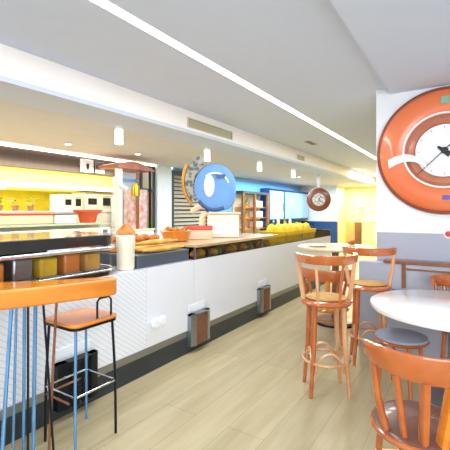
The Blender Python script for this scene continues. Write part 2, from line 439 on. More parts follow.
for i in range(9):
    o = croissant().build('croissant', CRUST)
    r,c = i//3, i%3
    o.location = (-2.92-.155*r, 2.6+.22*c, 1.174); o.scale = (.85,.85,1); o.rotation_euler = (0,0,.5*((i*37)%7-3)/3+PI/2)
    tag(o, 'golden croissant on the raised step, %s row, %s' % (['front','middle','back'][r], ['nearest the cream jar','in the centre','nearest the blue sculpture'][c]), 'pastry', 'croissants on the raised step')
bk = thing('pastry_basket','orange wicker basket heaped with pastries behind the baguettes','basket',(-2.98,3.5,1.136))
MB().lathe([(0,0),(.13,0),(.15,.01),(.19,.12),(.2,.125),(.19,.13),(.175,.12),(.14,.02),(0,.02)], (0,0,0), 24).build('basket_body', WOODO, bk)
for i in range(6):
    a = i*PI/3; o = croissant().build('croissant', CRUST)
    o.location = (-2.98+.1*math.cos(a), 3.5+.1*math.sin(a), 1.225+.03*(i%2)); o.rotation_euler = (0,.0,a); o.scale = (.6,.6,.8)
    tag(o, 'croissant heaped in the round orange basket', 'pastry', 'croissants in the orange basket')
# yellow tray of cakes at far end
yt = thing('cake_tray','long bright yellow glass tray of cakes at the far end of the counter','tray',(-2.8,6.55,.978))
m = MB(); a = [(-.2,-.72),(.22,-.72),(.22,.72),(-.2,.72)]; b = [(-.24,-.78),(.24,-.78),(.24,.78),(-.24,.78)]
va = [m.bm.verts.new((x,y,0)) for x,y in a]; vb = [m.bm.verts.new((x,y,.17)) for x,y in b]
m.bm.faces.new(va[::-1])
for i in range(4): m.bm.faces.new([va[i],va[(i+1)%4],vb[(i+1)%4],vb[i]])
o = m.build('tray_body', YCAKE, yt, False); q = o.modifiers.new('s','SOLIDIFY'); q.thickness = .012
for i in range(10):
    r,c = i%2, i//2
    o = MB().lathe([(0,0),(.085,0),(.1,.03),(.095,.12),(.06,.17),(0,.19)], (0,0,0), 20).build('yellow_cake', YCAKE)
    o.location = (-2.705-.19*r, 5.97+.29*c, .994); o.scale = (.88,1.25,1.5)
    tag(o, 'domed yellow cake in the yellow tray, %s row, %s from the near end' % (['front','back'][r], ['first','second','third','fourth','fifth'][c]), 'cake', 'cakes in the yellow tray')

# cream cabinet and round blue sculpture
cb = thing('cream_pedestal','cream enamel pedestal cabinet supporting the round blue sculpture','pedestal',(-3.0,4.44,ZT-.004), math.radians(33))
MB().box((-.14,-.2,0),(.3,.2,.32)).build('cabinet_body', CREAM, cb, False, bevel=.012)
MB().box((-.14,-.22,.321),(.32,.22,.345)).build('cabinet_top', PEACH, cb, False, bevel=.006)
MB().tube([(-.22,-.05,0),(-.22,-.05,.26),(-.2,-.05,.31),(-.15,-.05,.33)], .045, 14).build('arm_post', PEACH, cb)
MB().box((-.1,-.206,.05),(.28,-.201,.15)).build('drawer_front', WHITE, cb, False)
bs = thing('blue_sculpture','large round sky blue sculpture with white oval eye and gold crescent edge','sculpture',(-3.05,4.40,ZT+.345), math.radians(33))
bs.scale = (.9,.9,.94)
# local frame: x right, y away from viewer, z up; disc centre at z .36
cz = .37
m = MB(); n = 48
outline = []
for i in range(n):
    a = 2*PI*i/n; r = .33
    x = r*math.cos(a)*1.0; z = r*math.sin(a)*1.08
    if x > .0 and z < 0:
        k = (abs(math.cos(a))**3.2+abs(math.sin(a))**3.2)**(-1/3.2); x = .33*k*math.cos(a); z = .35*k*math.sin(a)
    outline.append((x,z))
def disc(m, outl, prof, cx=0, cz=0):
    rings = []
    for sc,y in prof:
        rings.append([m.bm.verts.new((cx+x*sc, y, cz+z*sc)) for x,z in outl])
    for A,B in zip(rings,rings[1:]):
        for k in range(len(outl)): m.bm.faces.new([A[k],A[(k+1)%len(outl)],B[(k+1)%len(outl)],B[k]])
    m.bm.faces.new(rings[0]); m.bm.faces.new(rings[-1][::-1])
    return m
disc(m, outline, [(.5,-.125),(.85,-.12),(.95,-.105),(1,-.06),(1,.06),(.95,.1),(.7,.12)], .03, cz).build('shell', SKYB, bs)
ov = [(math.cos(2*PI*i/28)*.082, math.sin(2*PI*i/28)*.165) for i in range(28)]
disc(MB(), ov, [(.85,-.158),(1,-.15),(1,-.125)], -.06, cz+.02).build('white_oval', TABLEW, bs)
arc = [(.03+.22*math.cos(a), -.135, cz+.0+.21*math.sin(a)) for a in [PI*.72-i*PI*.62/14 for i in range(15)]]
MB().tube(arc, .014, 8).build('white_arc', TABLEW, bs)
MB().poly([(0,0),(.17,0),(.15,-.05),(.03,-.06)], 0, .01).build('brow', NAVY, bs).matrix_local = Matrix.Translation((.03,-.145,cz+.19)) @ Matrix.Rotation(PI/2,4,'X')
low = MB(); rr = []
for i in range(13):
    a = PI*1.22+i*PI*.42/12
    rr.append((.03+.325*math.cos(a), cz+.355*math.sin(a)))
low.tube([(x,-.1,z+.02) for x,z in rr], .032, 10).build('lower_band', NAVY, bs)
pan = MB(); A=[];B=[]
for i in range(19):
    a = PI*.64+i*PI*.56/18
    A.append((.02+.345*math.cos(a), cz+.37*math.sin(a))); B.append((.02+.47*math.cos(a), cz+.1+.46*math.sin(a)))
for i in range(18):
    for y in (.0,.05): pan.quad([(A[i][0],y,A[i][1]),(B[i][0],y,B[i][1]),(B[i+1][0],y,B[i+1][1]),(A[i+1][0],y,A[i+1][1])])
    pan.quad([(B[i][0],0,B[i][1]),(B[i+1][0],0,B[i+1][1]),(B[i+1][0],.05,B[i+1][1]),(B[i][0],.05,B[i][1])])
pan.build('mottled_panel', MOSAIC, bs)
MB().tube([(.02+.5*math.cos(a), .03, cz+.1+.5*math.sin(a)) for a in [PI*.83+i*PI*.42/14 for i in range(15)]], .03, 10).build('gold_crescent', GOLDR, bs)
MB().tube([(-.33,.0,cz-.36),(-.24,-.06,cz-.3),(-.16,-.08,cz-.24)], .045, 12).build('support_arm', PEACH, bs)

rb = thing('display_box','cream display box with red lid left of the blue sculpture','box',(-2.93,3.95,ZT-.004), math.radians(33))
MB().box((-.18,-.1,0),(.14,.1,.12)).build('box_body', PEACH, rb, False, bevel=.005)
MB().box((-.19,-.11,.121),(.15,.11,.17)).build('lid', RED, rb, False, bevel=.008)

# ---------------------------------------------------------------- kitchen behind
kc = thing('kitchen_counter','pale service counter in front of the yellow kitchen','counter',(-5.6,0,0))
MB().box((-.6,-1.4,0),(0,4.85,1.03)).build('cabinet_body', WHITE, kc, False)
MB().box((-.62,-1.4,1.031),(.03,4.87,1.07)).build('worktop', TEALS, kc, False)
MB().box((-.6,-1.4,1.071),(-.5,4.87,1.25)).build('back_riser', CREAM, kc, False)
MB().box((-.62,-1.4,1.251),(-.2,4.87,1.285)).build('pass_shelf', TEALS, kc, False)
for i in range(9):
    y = 2.2+i*.3
    t = thing('food_carton', 'small %s carton on the service counter, %s from the left' % (['white','cream'][i%2], ['first','second','third','fourth','fifth','sixth','seventh','eighth','ninth'][i]), 'carton', (-5.72,y,1.071), 0, 'cartons on the service counter')
    cbd = MB().box((-.07,-.12,0),(.1,.12,.12)).build('carton_body', [TABLEW, CREAM][i%2], t, False, bevel=.01)
    MB().box((.1005,-.05,.03),(.104,.06,.09)).build('carton_label', [STEEL, YELH][i%2], cbd, False)
def traybox(y0,y1,m1,m2,label,z=1.286):
    t = thing('serving_tray', label, 'tray', (-6.0,(y0+y1)/2,z))
    h = (y1-y0)/2
    MB().box((-.12,-h,0),(.15,h,.15)).build('tray_body', m1, t, False, bevel=.02)
    MB().box((-.13,-h-.01,.151),(.16,h+.01,.175)).build('tray_rim', m2, t, False, bevel=.004)
traybox(2.3,3.72,PEACH,RED,'long pink and cream serving tray with red rim on the kitchen pass')
traybox(3.76,4.16,TABLEW,STEEL,'white serving tray with grey rim beside the red orange bowl')
t = thing('serving_bowl','red orange footed bowl on the kitchen pass under the white oven','bowl',(-5.98,4.5,1.286))
MB().lathe([(0,0),(.15,0),(.16,.02),(.2,.15),(.29,.21),(.29,.24),(.2,.22),(0,.12)], (0,0,0), 32, sx=.7).build('bowl_body', REDO, t)
# ovens behind
def oven(x,y,w,h,z,label,kc_=(WHITE,)):
    t = thing('oven', label, 'oven', (x,y,z))
    MB().box((-.25,-w,0),(.2,w,h)).build('oven_body', CREAM, t, False, bevel=.01)
    MB().box((.2005,w*.25,h*.3),(.21,w*.8,h*.75)).build('window', SCREEN, t, False)
    MB().tube([(.235,w*.2,h*.85),(.235,w*.85,h*.85)], .01, 8).build('handle', STEEL, t)
    MB().box((.201,-w*.8,h*.35),(.208,-w*.2,h*.7)).build('control_panel', SCREEN, t, False)
ks = thing('kitchen_cabinet','cream kitchen base cabinet under the ovens inside the yellow kitchen','cabinet',(-7.4,0,0))
MB().box((-.6,-1.4,0),(.85,5.85,1.48)).build('cabinet_body', CREAM, ks, False)
MB().box((-.6,-1.4,1.481),(.88,5.85,1.5)).build('worktop', WHITE, ks, False)
oven(-6.85,5.3,.36,.38,1.501,'cream wall oven with dark window at the right end of the kitchen')
oven(-6.85,4.66,.22,.33,1.501,'smaller cream microwave oven left of the wall oven')
for i in range(5):
    y = 2.75+i*.28
    t = thing('herb_pot','potted green herb on the kitchen worktop, %s from the left' % ['first','second','third','fourth','fifth'][i],'plant',(-6.8,y,1.501),0,'herbs on the kitchen worktop')
    MB().lathe([(0,0),(.05,0),(.07,.1),(.06,.1),(0,.09)], (0,0,0), 16).build('pot', WOODD, t)
    g = MB()
    for k in range(26):
        a = random.uniform(0,2*PI); r = random.uniform(.02,.1); z = random.uniform(.1,.24)
        p = Vector((r*math.cos(a), r*math.sin(a), z)); d = Vector((math.cos(a),math.sin(a),.5))*.045; s_ = Vector((-math.sin(a),math.cos(a),0))*.02
        g.quad([p, p+d*.5+s_, p+d, p+d*.5-s_])
    g.build('leaves', GREEN, t, kind='stuff')
# hood: long sloped canopy
hd = thing('extractor_hood','long sloped yellow extractor hood filling the top of the kitchen','hood',(-7.05,0,0))
m = MB(); y0,y1 = -1.4,5.6
P = [(.55,2.5),(.55,2.42),(.68,1.98),(.68,1.92),(-.6,1.92),(-.6,2.5)]
a = [m.bm.verts.new((x,y0,z)) for x,z in P]; b = [m.bm.verts.new((x,y1,z)) for x,z in P]
m.bm.faces.new(a); m.bm.faces.new(b[::-1])
for i in range(len(P)): m.bm.faces.new([a[i],a[(i+1)%6],b[(i+1)%6],b[i]])
m.build('canopy', YELH, hd, False)
MB().box((.681,y0,1.9),(.70,y1,1.99)).build('front_lip', CREAM, hd, False)
MB().box((-.3,3.1,1.90),(.1,3.5,1.918)).build('filter_light', LAMPE, hd, False)
# square sign unit on the brown fascia
t = thing('wall_sign','small white square illuminated sign box on the brown fascia','sign',(XW+.001,4.7,2.26))
MB().box((0,-.14,0),(.05,.14,.25)).build('box', TABLEW, t, False, bevel=.01)
MB().box((.051,-.03,.04),(.056,.03,.17)).build('mark', SCREEN, t, False)
MB().box((0,.19,.0),(.04,.42,.23)).build('grey_panel', STEEL, t, False, bevel=.005)
# red-topped cabinet
fr = thing('drinks_cabinet','tall glazed cabinet with red canopy top and brown posts by the kitchen','cabinet',(-5.95,5.52,0))
MB().box((-.3,-.55,0),(.3,.4,1.1)).build('cabinet_base', WHITE, fr, False)
MB().box((-.3,-.55,1.101),(.32,.42,1.13)).build('ledge', CREAM, fr, False)
for (y,m_,r) in [(-.5,CREAM,.05),(.0,WOODD,.025),(.36,BLACKM,.02)]:
    MB().box((.22-r,y-r,1.131),(.22+r,y+r,2.36)).build('post', m_, fr, False)
MB().box((.12,-.45,2.08),(.3,-.06,2.14)).build('crossbar', BLUEST, fr, False)
cn = MB(); n = 16; R = []
for x in (-.28,.32):
    R.append([cn.bm.verts.new((x, -.6+1.0*i/n, 2.36+.13*math.sin(PI*(.12+.88*i/n)))) for i in range(n+1)]+[cn.bm.verts.new((x,.4,2.34)),cn.bm.verts.new((x,-.6,2.34))])
cn.bm.faces.new(R[0]); cn.bm.faces.new(R[1][::-1])
for i in range(n+3): cn.bm.faces.new([R[0][i],R[0][(i+1)%(n+3)],R[1][(i+1)%(n+3)],R[1][i]])
cn.build('canopy', mat('faded_red_canopy','b0664e',.4,var=0,h2='8a5a48',scale=5), fr)
MB().box((-.28,.08,1.131),(.18,.32,1.95)).build('poster_panel', POSTER, fr, False)
MB().tube([(.28,-.58,2.3),(.3,-.58,2.1),(.3,-.5,1.98),(.3,-.36,1.94)], .035, 10).build('curved_bracket', WHITE, fr)
lt = thing('hanging_lantern','small yellow lantern with black cage hanging in the glazed cabinet','lantern',(-5.57,5.32,1.8))
MB().lathe([(0,0),(.06,0),(.07,.02),(.07,.2),(.02,.26),(0,.26)], (0,0,0), 6).build('shade', YCAKE, lt)
g = MB()
for k in range(6):
    a = k*PI/3; g.tube([(.075*math.cos(a),.075*math.sin(a),.0),(.075*math.cos(a),.075*math.sin(a),.2),(0,0,.27)], .007, 6)
g.tube([(0,0,.26),(0,0,.31),(-.09,0,.31)], .006, 6).build('cage', BLACK, lt)
# windows on back wall
w = MB()
w.box((XW+.001,6.12,1.0),(XW+.06,6.17,2.56)).box((XW+.001,6.52,1.0),(XW+.06,6.58,2.56)).box((XW+.001,6.17,1.95),(XW+.06,6.52,2.02)).box((XW+.001,6.17,2.52),(XW+.06,6.52,2.56)).box((XW+.001,6.17,1.0),(XW+.06,6.52,1.04))
wf = st(w, 'window_1', LFRAME)
for (z0,z1,m_,nm) in [(2.021,2.519,PANEB,'pane'),(1.041,1.949,PANER,'pane')]:
    o = MB().box((XW+.005,6.171,z0),(XW+.03,6.519,z1)).build(nm, m_, wf, False)
MB().box((XW+.035,6.2,1.1),(XW+.05,6.5,1.3)).build('planter_view', GREEN, wf, False)
st(MB().box((XW+.001,6.59,0),(XW+.12,7.1,2.598)), 'trim_6', mat('pale_blue_column','dcebf4',.5,var=.02))
lv = thing('louver_shutter','tall dark framed louvered shutter behind the blue sculpture','shutter',(XW+.01,7.95,0))
MB().box((0,-.8,.6),(.08,-.72,2.52)).box((0,.72,.6),(.08,.8,2.52)).box((0,-.72,2.42),(.08,.72,2.52)).box((0,-.72,.6),(.08,.72,.7)).build('frame', LFRAME, lv, False)
g = MB()
for k in range(17):
    z = .74+k*.1
    g.bm.faces.new([g.bm.verts.new(p) for p in [(.02,-.715,z+.07),(.07,-.715,z),(.07,.715,z),(.02,.715,z+.07)]])
o = g.build('slats', LOUV, lv, False); q = o.modifiers.new('s','SOLIDIFY'); q.thickness = .012
MB().box((.0,-.719,.701),(.01,.719,2.419)).build('backing', BROWNF, lv, False)
# shelf unit
su = thing('shelf_unit','wood and glass shelf unit with teal top right of the blue sculpture','shelves',(XW+.01,11.1,0))
MB().box((0,-.95,2.06),(.4,.85,2.14)).build('top_board', LFRAME, su, False)
for y in (-.9,-.15,.8): MB().box((.33,y-.06,.5),(.4,y+.06,2.059)).build('post', WOODD, su, False)
for z in (.9,1.25,1.6): MB().box((.0,-.84,z),(.32,.74,z+.03)).build('shelf', WOODO, su, False)
MB().box((0,-.95,.3),(.02,.85,2.059)).build('back_panel', mat('cream_backing','efe3c4',.5), su, False)
for z in (1.28,1.63,.93): 
    o = MB().box((-.12,-.3,0),(.1,.3,.22)).build('white_box', TABLEW, None, False, bevel=.02); o.location = (XW+.17,11.45,z+.001)
    tag(o, 'white box on the %s shelf of the wooden shelf unit' % {1.63:'top',1.28:'middle',.93:'bottom'}[z], 'box', 'boxes in the shelf unit')
for z in (1.28,1.63):
    t = thing('potted_plant','green and yellow potted plant on the %s shelf of the wooden unit' % {1.63:'top',1.28:'middle'}[z],'plant',(XW+.2,10.6,z+.001),0,'plants in the shelf unit')
    MB().lathe([(0,0),(.08,0),(.1,.1),(0,.09)], (0,0,0), 16).build('pot', WOODO, t)
    g = MB()
    for k in range(40):
        a = random.uniform(0,2*PI); r = random.uniform(.0,.12); zz = random.uniform(.1,.26)
        p = Vector((r*math.cos(a), r*math.sin(a), zz)); d = Vector((math.cos(a),math.sin(a),.6))*.06; s_ = Vector((-math.sin(a),math.cos(a),0))*.03
        g.quad([p, p+d*.5+s_, p+d, p+d*.5-s_])
    g.build('leaves', GREEN, t, kind='stuff')
# blue wall cabinets
bc = thing('wall_cabinet','light blue wall cabinet with plain and glazed doors on the far blue wall','cabinet',(XW+.01,14,0))
MB().box((0,-1.95,1.15),(.35,1.9,2.28)).build('cabinet_body', NAVYW, bc, False)
MB().box((.351,-1.9,1.2),(.38,-.75,2.23)).build('door', CABBL, bc, False)
MB().box((.351,-.6,1.2),(.38,1.85,2.23)).build('door', mat('glazed_blue_door','b8d4ea',.15,var=.0,h2='7fb4de',scale=.9), bc, False)
MB().tube([(.4,-.85,1.5),(.4,-.85,1.8)], .015, 8).build('handle', STEEL, [c for c in bc.children if c.name.startswith('door')][0])
MB().box((0,-1.95,2.281),(.4,1.9,2.32)).build('cornice', NAVYW, bc, False)
bb = thing('base_cabinet','long navy blue base cabinet below the light blue wall cabinet','cabinet',(XW+.01,14,0))
MB().box((0,-1.95,0),(.6,1.9,.92)).build('cabinet_body', NAVYW, bb, False)
MB().box((0,-1.95,.921),(.63,1.9,.96)).build('worktop', DARK, bb, False)
for i,(y,h) in enumerate([(12.3,.25),(12.7,.33),(13.3,.22),(13.8,.28)]):
    o = MB().lathe([(0,0),(.06,0),(.065,.02),(.065,h*.6),(.025,h*.75),(.02,h),(0,h)], (0,0,0), 16).build('bottle', [STEEL,CREAM,GOLDC,TABLEW][i]); o.location = (XW+.4,y,.961)
    tag(o, '%s bottle on the navy base cabinet' % ['steel grey','tall cream','short golden','white'][i], 'bottle', 'bottles on the navy cabinet')

# hanging clock
hc = thing('hanging_clock','round brown rimmed clock with silver dial hanging on a white rod from the ceiling','clock',(-3.76,10.97,2.585), math.radians(19))
MB().box((-.05,-.04,-.37),(.05,.04,0)).build('hanger', WHITE, hc, False, bevel=.01)
MB().lathe([(.19,.05),(.21,.075),(.3,.07),(.35,.03),(.355,-.03),(.3,-.06),(.0,-.06)], (0,0,-.74), 48, axis='Y').build('rim', mat('brown_clock_rim','84462a',.3,coat=.5), hc)
MB().lathe([(0,.04),(.19,.04),(.195,.055),(.205,.055),(.205,.03),(0,.03)], (0,0,-.74), 40, axis='Y').build('dial', DIAL, hc)
for a,l,w_ in [(.6,.12,.012),(2.4,.16,.009)]:
    MB().tube([(0,-.05,-.74),(l*math.sin(a),-.05,-.74+l*math.cos(a))], w_, 6).build('clock_hand', BLACK, hc)

# warm hall bits
pf = thing('picture_frame','small framed picture on the warm yellow far wall','picture',(-4.03,17.49,1.2))
MB().box((-.17,-.03,0),(.17,0,.55)).build('frame', CREAM, pf, False, bevel=.01)
MB().box((-.12,-.035,.06),(.12,-.031,.49)).build('print', mat('warm_print','f5dfae',.5,var=0,h2='c99a55',scale=5), pf, False)
sb = thing('sideboard','cream sideboard with pale top against the warm far wall','sideboard',(-3.25,17.1,0))
MB().box((-.6,-.3,0),(1.2,.3,1.05)).build('cabinet_body', mat('cream_sideboard','f0d79c',.5), sb, False, bevel=.01)
MB().box((-.65,-.34,1.051),(1.25,.32,1.09)).build('top', WHITE, sb, False)
MB().box((-.2,-.312,.15),(.5,-.301,.9)).build('door', WARMW, sb, False)
dr = MB().box((-4.3,17.41,0),(-4.02,17.47,.99)); st(dr, 'door_1', mat('dark_opening','7b5a34',.6))

# ---------------------------------------------------------------- steel stool + wooden ledge (left)
ld = thing('bar_ledge','thick orange varnished wooden ledge on thin metal rods at the left edge','ledge',(0,0,0))
pts = [(-2.035,1.73),(-1.985,1.725),(-1.955,1.69),(-1.955,1.64),(-2.02,1.45),(-2.10,1.24),(-2.19,1.05),(-2.26,.86),(-2.3,.6),(-2.3,.2),(-2.47,.2),(-2.47,1.21),(-2.32,1.36),(-2.17,1.54),(-2.08,1.68)]
MB().poly(pts[::-1], .945, 1.055).build('ledge_board', WOODO, ld, bevel=.014)
rods = [(-2.2,1.14,BLUEST,.011,-2.16,1.06),(-2.26,1.2,BLUEST,.008,-2.3,1.2),(-2.17,1.22,BLACKM,.007,-2.1,1.18),(-2.23,1.30,BLUEST,.012,-2.22,1.28),(-2.13,1.29,BLACKM,.007,-2.1,1.34),(-2.3,1.27,BLUEST,.010,-2.31,1.27),(-2.12,1.37,WOODD,.008,-2.14,1.33),(-2.36,1.12,BLUEST,.010,-2.36,1.12)]
for (x,y,m_,r,xb,yb) in rods:
    MB().tube([(x,y,.944),((x+xb)/2,(y+yb)/2,.5),(xb,yb,.001)], r, 8).build('leg', m_, ld)

ss = thing('bar_stool','thin legged steel bar stool with brown wooden seat tucked under the ledge','bar stool',(-2.155,1.57,0))
ss.scale = (.93,.93,1)
sp = []
for (cx,cy,a0) in [(.13,.13,0),(-.13,.13,PI/2),(-.13,-.13,PI),(.13,-.13,1.5*PI)]:
    for k in range(6):
        a = a0+k/5*PI/2; sp.append((cx+.06*math.cos(a), cy+.06*math.sin(a)))
MB().poly(sp, .785,.805).build('seat', WOODO, ss, bevel=.006)
MB().poly([(x*.985,y*.985) for x,y in sp], .768,.7845).build('seat_rim', BLACKM, ss)
for sx in (-1,1):
    for sy in (-1,1):
        MB().tube([(sx*.15,sy*.15,.767),(sx*.165,sy*.165,.4),(sx*.168,sy*.168,.0)], .0095, 10).build('leg', BLUEST if sx*sy<0 else BLACKM, ss)
MB().tube([(.167,.167,.36),(-.167,.167,.36),(-.167,-.167,.36),(.167,-.167,.36)], .007, 8, closed=True).build('footrest', CHROME, ss)
MB().tube([(.15,.14,.806),(.15,.14,.91),(.15,.12,.93),(.15,.04,.93),(.15,.02,.91),(.15,.02,.806)], .0075, 8).build('back_hoop', BLACKM, ss)
MB().tube([(-.166,.1,.31),(-.166,-.166,.31),(.1,-.166,.31)], .008, 8).build('lower_bar', WOODD, ss)

# ---------------------------------------------------------------- bentwood bar stools
def wooden_stool(slats=(PI*1.32, PI*1.62)):
    # local: back rail toward -Y (viewer side)
    t = thing('wooden_bar_stool','','bar stool')
    MB().lathe([(0,.775),(.18,.775),(.205,.765),(.212,.75),(.205,.735),(0,.735)], (0,0,0), 40).build('seat', WOODR, t)
    st_ = t.children[-1] if t.children else t
    MB().lathe([(0,.777),(.15,.777),(.17,.783),(.15,.79),(0,.792)], (0,0,0), 32).build('seat_pad', GOLDC, st_)
    for i,(sx,sy) in enumerate([(-1,-1),(1,-1),(1,1),(-1,1)]):
        MB().tube([(sx*.115,sy*.115,.734),(sx*.125,sy*.125,.4),(sx*.155,sy*.145,.0)], .023, 12, r2=.016).build('leg', [WOODR,WOODP,WOODP,WOODR][i], t)
    MB().tube([(.19*math.cos(2*PI*i/32),.19*math.sin(2*PI*i/32),.27) for i in range(32)], .012, 8, closed=True).build('foot_ring', WOODP, t)
    for k in range(4):
        a = k*PI/2; P = []
        for i in range(13):
            u = -.118+.236*i/12; z = .18+.19*math.sqrt(max(0,1-(u/.118)**2))
            z = .14+.21*math.sqrt(max(0,1-(u/.122)**2))
            x,y = u,-.138; P.append((x*math.cos(a)-y*math.sin(a), x*math.sin(a)+y*math.cos(a), z))
        MB().tube(P, .012, 8).build('brace', WOODP, t)
    # back rail: arc toward -Y
    MB().arcboard(.235, PI*1.0-.1, PI*2+.1, lambda s: 1.075+.02*abs(2*s-1)**2, .036, lambda s: .075-.02*abs(2*s-1)**2, 28, lean=.1).build('backrest', WOODR, t)
    for a in (PI*1.03, PI*1.97):
        MB().tube([(.19*math.cos(a),.19*math.sin(a),.77),(.215*math.cos(a),.215*math.sin(a),.93),(.236*math.cos(a),.236*math.sin(a),1.115)], .02, 12, r2=.016).build('back_post', WOODP, t)
    for a in slats:
        MB().tube([(.185*math.cos(a),.185*math.sin(a),.76),(.205*math.cos(a),.205*math.sin(a),.93),(.232*math.cos(a),.232*math.sin(a),1.09)], .0125, 8, flat=1.3).build('back_slat', WOODP if a < PI*1.5 else WOODR, t)
    return t
ws = wooden_stool()
ws.location = (-1.0,3.1,0); ws.rotation_euler = (0,0,math.radians(31))
ws['label'] = 'bentwood bar stool with orange curved back rail, nearest the counter aisle'; ws['group'] = 'bentwood bar stools'
ws2 = wooden_stool(())
ws2.location = (-.83,3.92,0); ws2.rotation_euler = (0,0,math.radians(20)); ws2['group'] = 'bentwood bar stools'
ws2['label'] = 'bentwood bar stool with open slatless back, beside the grey half wall'

# high round table behind the stools
ht = thing('high_table','high round pale wood table behind the bentwood bar stools','table',(-1.5,5.05,0))
MB().lathe([(0,1.03),(.48,1.03),(.5,1.02),(.5,1.0),(.47,.99),(0,.99)], (0,0,0), 48).build('table_top', mat('pale_table_wood','d9c49c',.3,var=.08), ht)
MB().lathe([(0,.02),(.26,.02),(.25,.045),(.05,.07),(.045,.5),(.045,.93),(.12,.989),(0,.989)], (0,0,0), 32).build('pedestal', WOODD, ht)
MB().lathe([(0,0),(.28,0),(.28,.019),(0,.019)], (0,0,0), 32).build('base', BLACKM, ht)
for (x,y,l) in [(-1.68,4.82,'white plate at the left side of the high round table'),(-1.35,5.1,'white plate at the centre of the high round table')]:
    o = MB().lathe([(0,0),(.07,0),(.12,.015),(.125,.02),(.07,.01),(0,.008)], (0,0,0), 28).build('plate', TABLEW); o.location = (x,y,1.031); tag(o, l, 'plate', 'plates on the high table')
o = croissant().build('bread_roll', CRUST); o.location = (-1.33,5.1,1.05); tag(o, 'brown bread roll on the centre plate of the high table', 'bread')

# ---------------------------------------------------------------- dining chairs
SEATD = mat('dark_seat_wood','6b4030',.3,var=.1,coat=.3)
def dining_chair(seatm=None):
    # faces +Y, back rail at -Y
    t = thing('dining_chair','','chair')
    MB().lathe([(0,.455),(.19,.455),(.215,.447),(.225,.435),(.215,.42),(0,.42)], (0,0,0), 40).build('seat', seatm or SEATD, t)
    MB().tube([(.222*math.cos(2*PI*i/36),.222*math.sin(2*PI*i/36),.418) for i in range(36)], .016, 8, closed=True).build('seat_rim', WOODR, t)
    for sx in (-1,1):
        MB().tube([(sx*.14,.14,.405),(sx*.15,.16,.2),(sx*.17,.19,0)], .02, 12, r2=.014).build('leg', WOODR, t)
        MB().tube([(sx*.14,-.14,.405),(sx*.15,-.17,.2),(sx*.175,-.22,0)], .02, 12, r2=.014).build('leg', WOODR, t)
        a = PI*1.5+sx*1.28
        MB().tube([(.2*math.cos(a),.2*math.sin(a)-.01,.43),(.245*math.cos(a),.24*math.sin(a),.6),(.272*math.cos(a),.27*math.sin(a),.8)], .019, 12, r2=.016, flat=1.2).build('back_post', WOODR, t)
    MB().arcboard(.275, PI*1.5-1.42, PI*1.5+1.42, lambda s: .745+.04*abs(2*s-1)**2, .03, lambda s: .125-.045*abs(2*s-1)**3, 32, lean=.16).build('backrest', WOODR, t)
    for a,w in [(-.8,.016),(-.36,.022),(.05,.026),(.5,.018),(.85,.016)]:
        q = PI*1.5+a
        MB().tube([(.19*math.cos(q),.19*math.sin(q),.45),(.225*math.cos(q),.225*math.sin(q),.58),(.272*math.cos(q),.272*math.sin(q),.76)], w, 10, flat=1.4).build('back_slat', WOODR if abs(a) > .1 else WOODO, t)
    MB().tube([(.17,.16,.2),(-.17,.16,.2)], .009, 8).build('stretcher', WOODP, t)
    return t
TX,TY = -.1,3.49
def camw(lat,dep):  # plan position from sideways and forward distance of the viewpoint
    a = math.atan(243/375); return (lat*math.cos(a)-dep*math.sin(a), lat*math.sin(a)+dep*math.cos(a))
c1 = dining_chair()
x,y = camw(.98,1.88); c1.location = (x,y,0); c1.rotation_euler = (0,0,math.radians(30))
c1['label'] = 'glossy reddish bentwood chair with curved back rail in the right foreground'; c1['group'] = 'bentwood dining chairs'
c2 = dining_chair(GREYC); x,y = camw(1.78,3.28)
c2.location = (x,y,0); c2.rotation_euler = (0,0,math.radians(180)); c2['label'] = 'bentwood chair with grey seat on the far side of the white round table'; c2['group'] = 'bentwood dining chairs'
c2.location = (-.02,4.06,0); c2.rotation_euler = (0,0,math.radians(172))
c3 = dining_chair(GOLDC); c3.location = (-1.33,4.18,0); c3.rotation_euler = (0,0,math.radians(15))
c3['label'] = 'low bentwood chair with golden seat seen behind the bar stools'; c3['group'] = 'bentwood dining chairs'
gs = thing('round_stool','low stool with round grey cushion and wooden rim tucked under the white table','stool',(-.47,3.44,0))
MB().lathe([(0,.47),(.17,.47),(.2,.46),(.205,.445),(.2,.44),(0,.44)], (0,0,0), 40).build('cushion', GREYC, gs)
MB().lathe([(0,.439),(.2,.439),(.212,.43),(.2,.415),(0,.415)], (0,0,0), 40).build('seat_rim', WOODR, gs)
for k in range(4):
    a = k*PI/2+.5; MB().tube([(.15*math.cos(a),.15*math.sin(a),.414),(.19*math.cos(a),.19*math.sin(a),0)], .016, 10).build('leg', WOODR, gs)

# white round table
rt = thing('round_table','white round cafe table at the right edge of the picture','table',(TX,TY,0))
MB().lathe([(0,.75),(.6,.75),(.615,.742),(.618,.725),(.605,.70),(.58,.695),(0,.695)], (0,0,0), 72).build('table_top', TABLEW, rt)
MB().lathe([(0,.015),(.04,.015),(.035,.3),(.035,.66),(.1,.694),(0,.694)], (0,0,0), 28).build('pedestal', STEEL, rt)
MB().lathe([(0,0),(.24,0),(.235,.012),(0,.0145)], (0,0,0), 40).build('base', STEEL, rt)

# grey half wall with wooden rail, bench
hw = thing('half_wall','low grey half wall with dark wood rail below the big clock','half wall',(0,4.5,0))
MB().box((-1.04,-.1,0),(1.6,.085,.93)).build('wall_panel', GREYW, hw, False)
MB().box((-.78,-.115,.931),(1.6,.08,.965)).build('rail', WOODD, hw, False, bevel=.006)
MB().box((-.595,-.112,.68),(-.555,-.101,.93)).build('batten', WOODD, hw, False)
MB().box((-.55,-.108,.87),(1.6,-.1005,.89)).build('lower_rail', WOODD, hw, False)
MB().box((-.8,-.16,.62),(-.5,-.101,.66)).build('stone_ledge', STONE, hw, False)

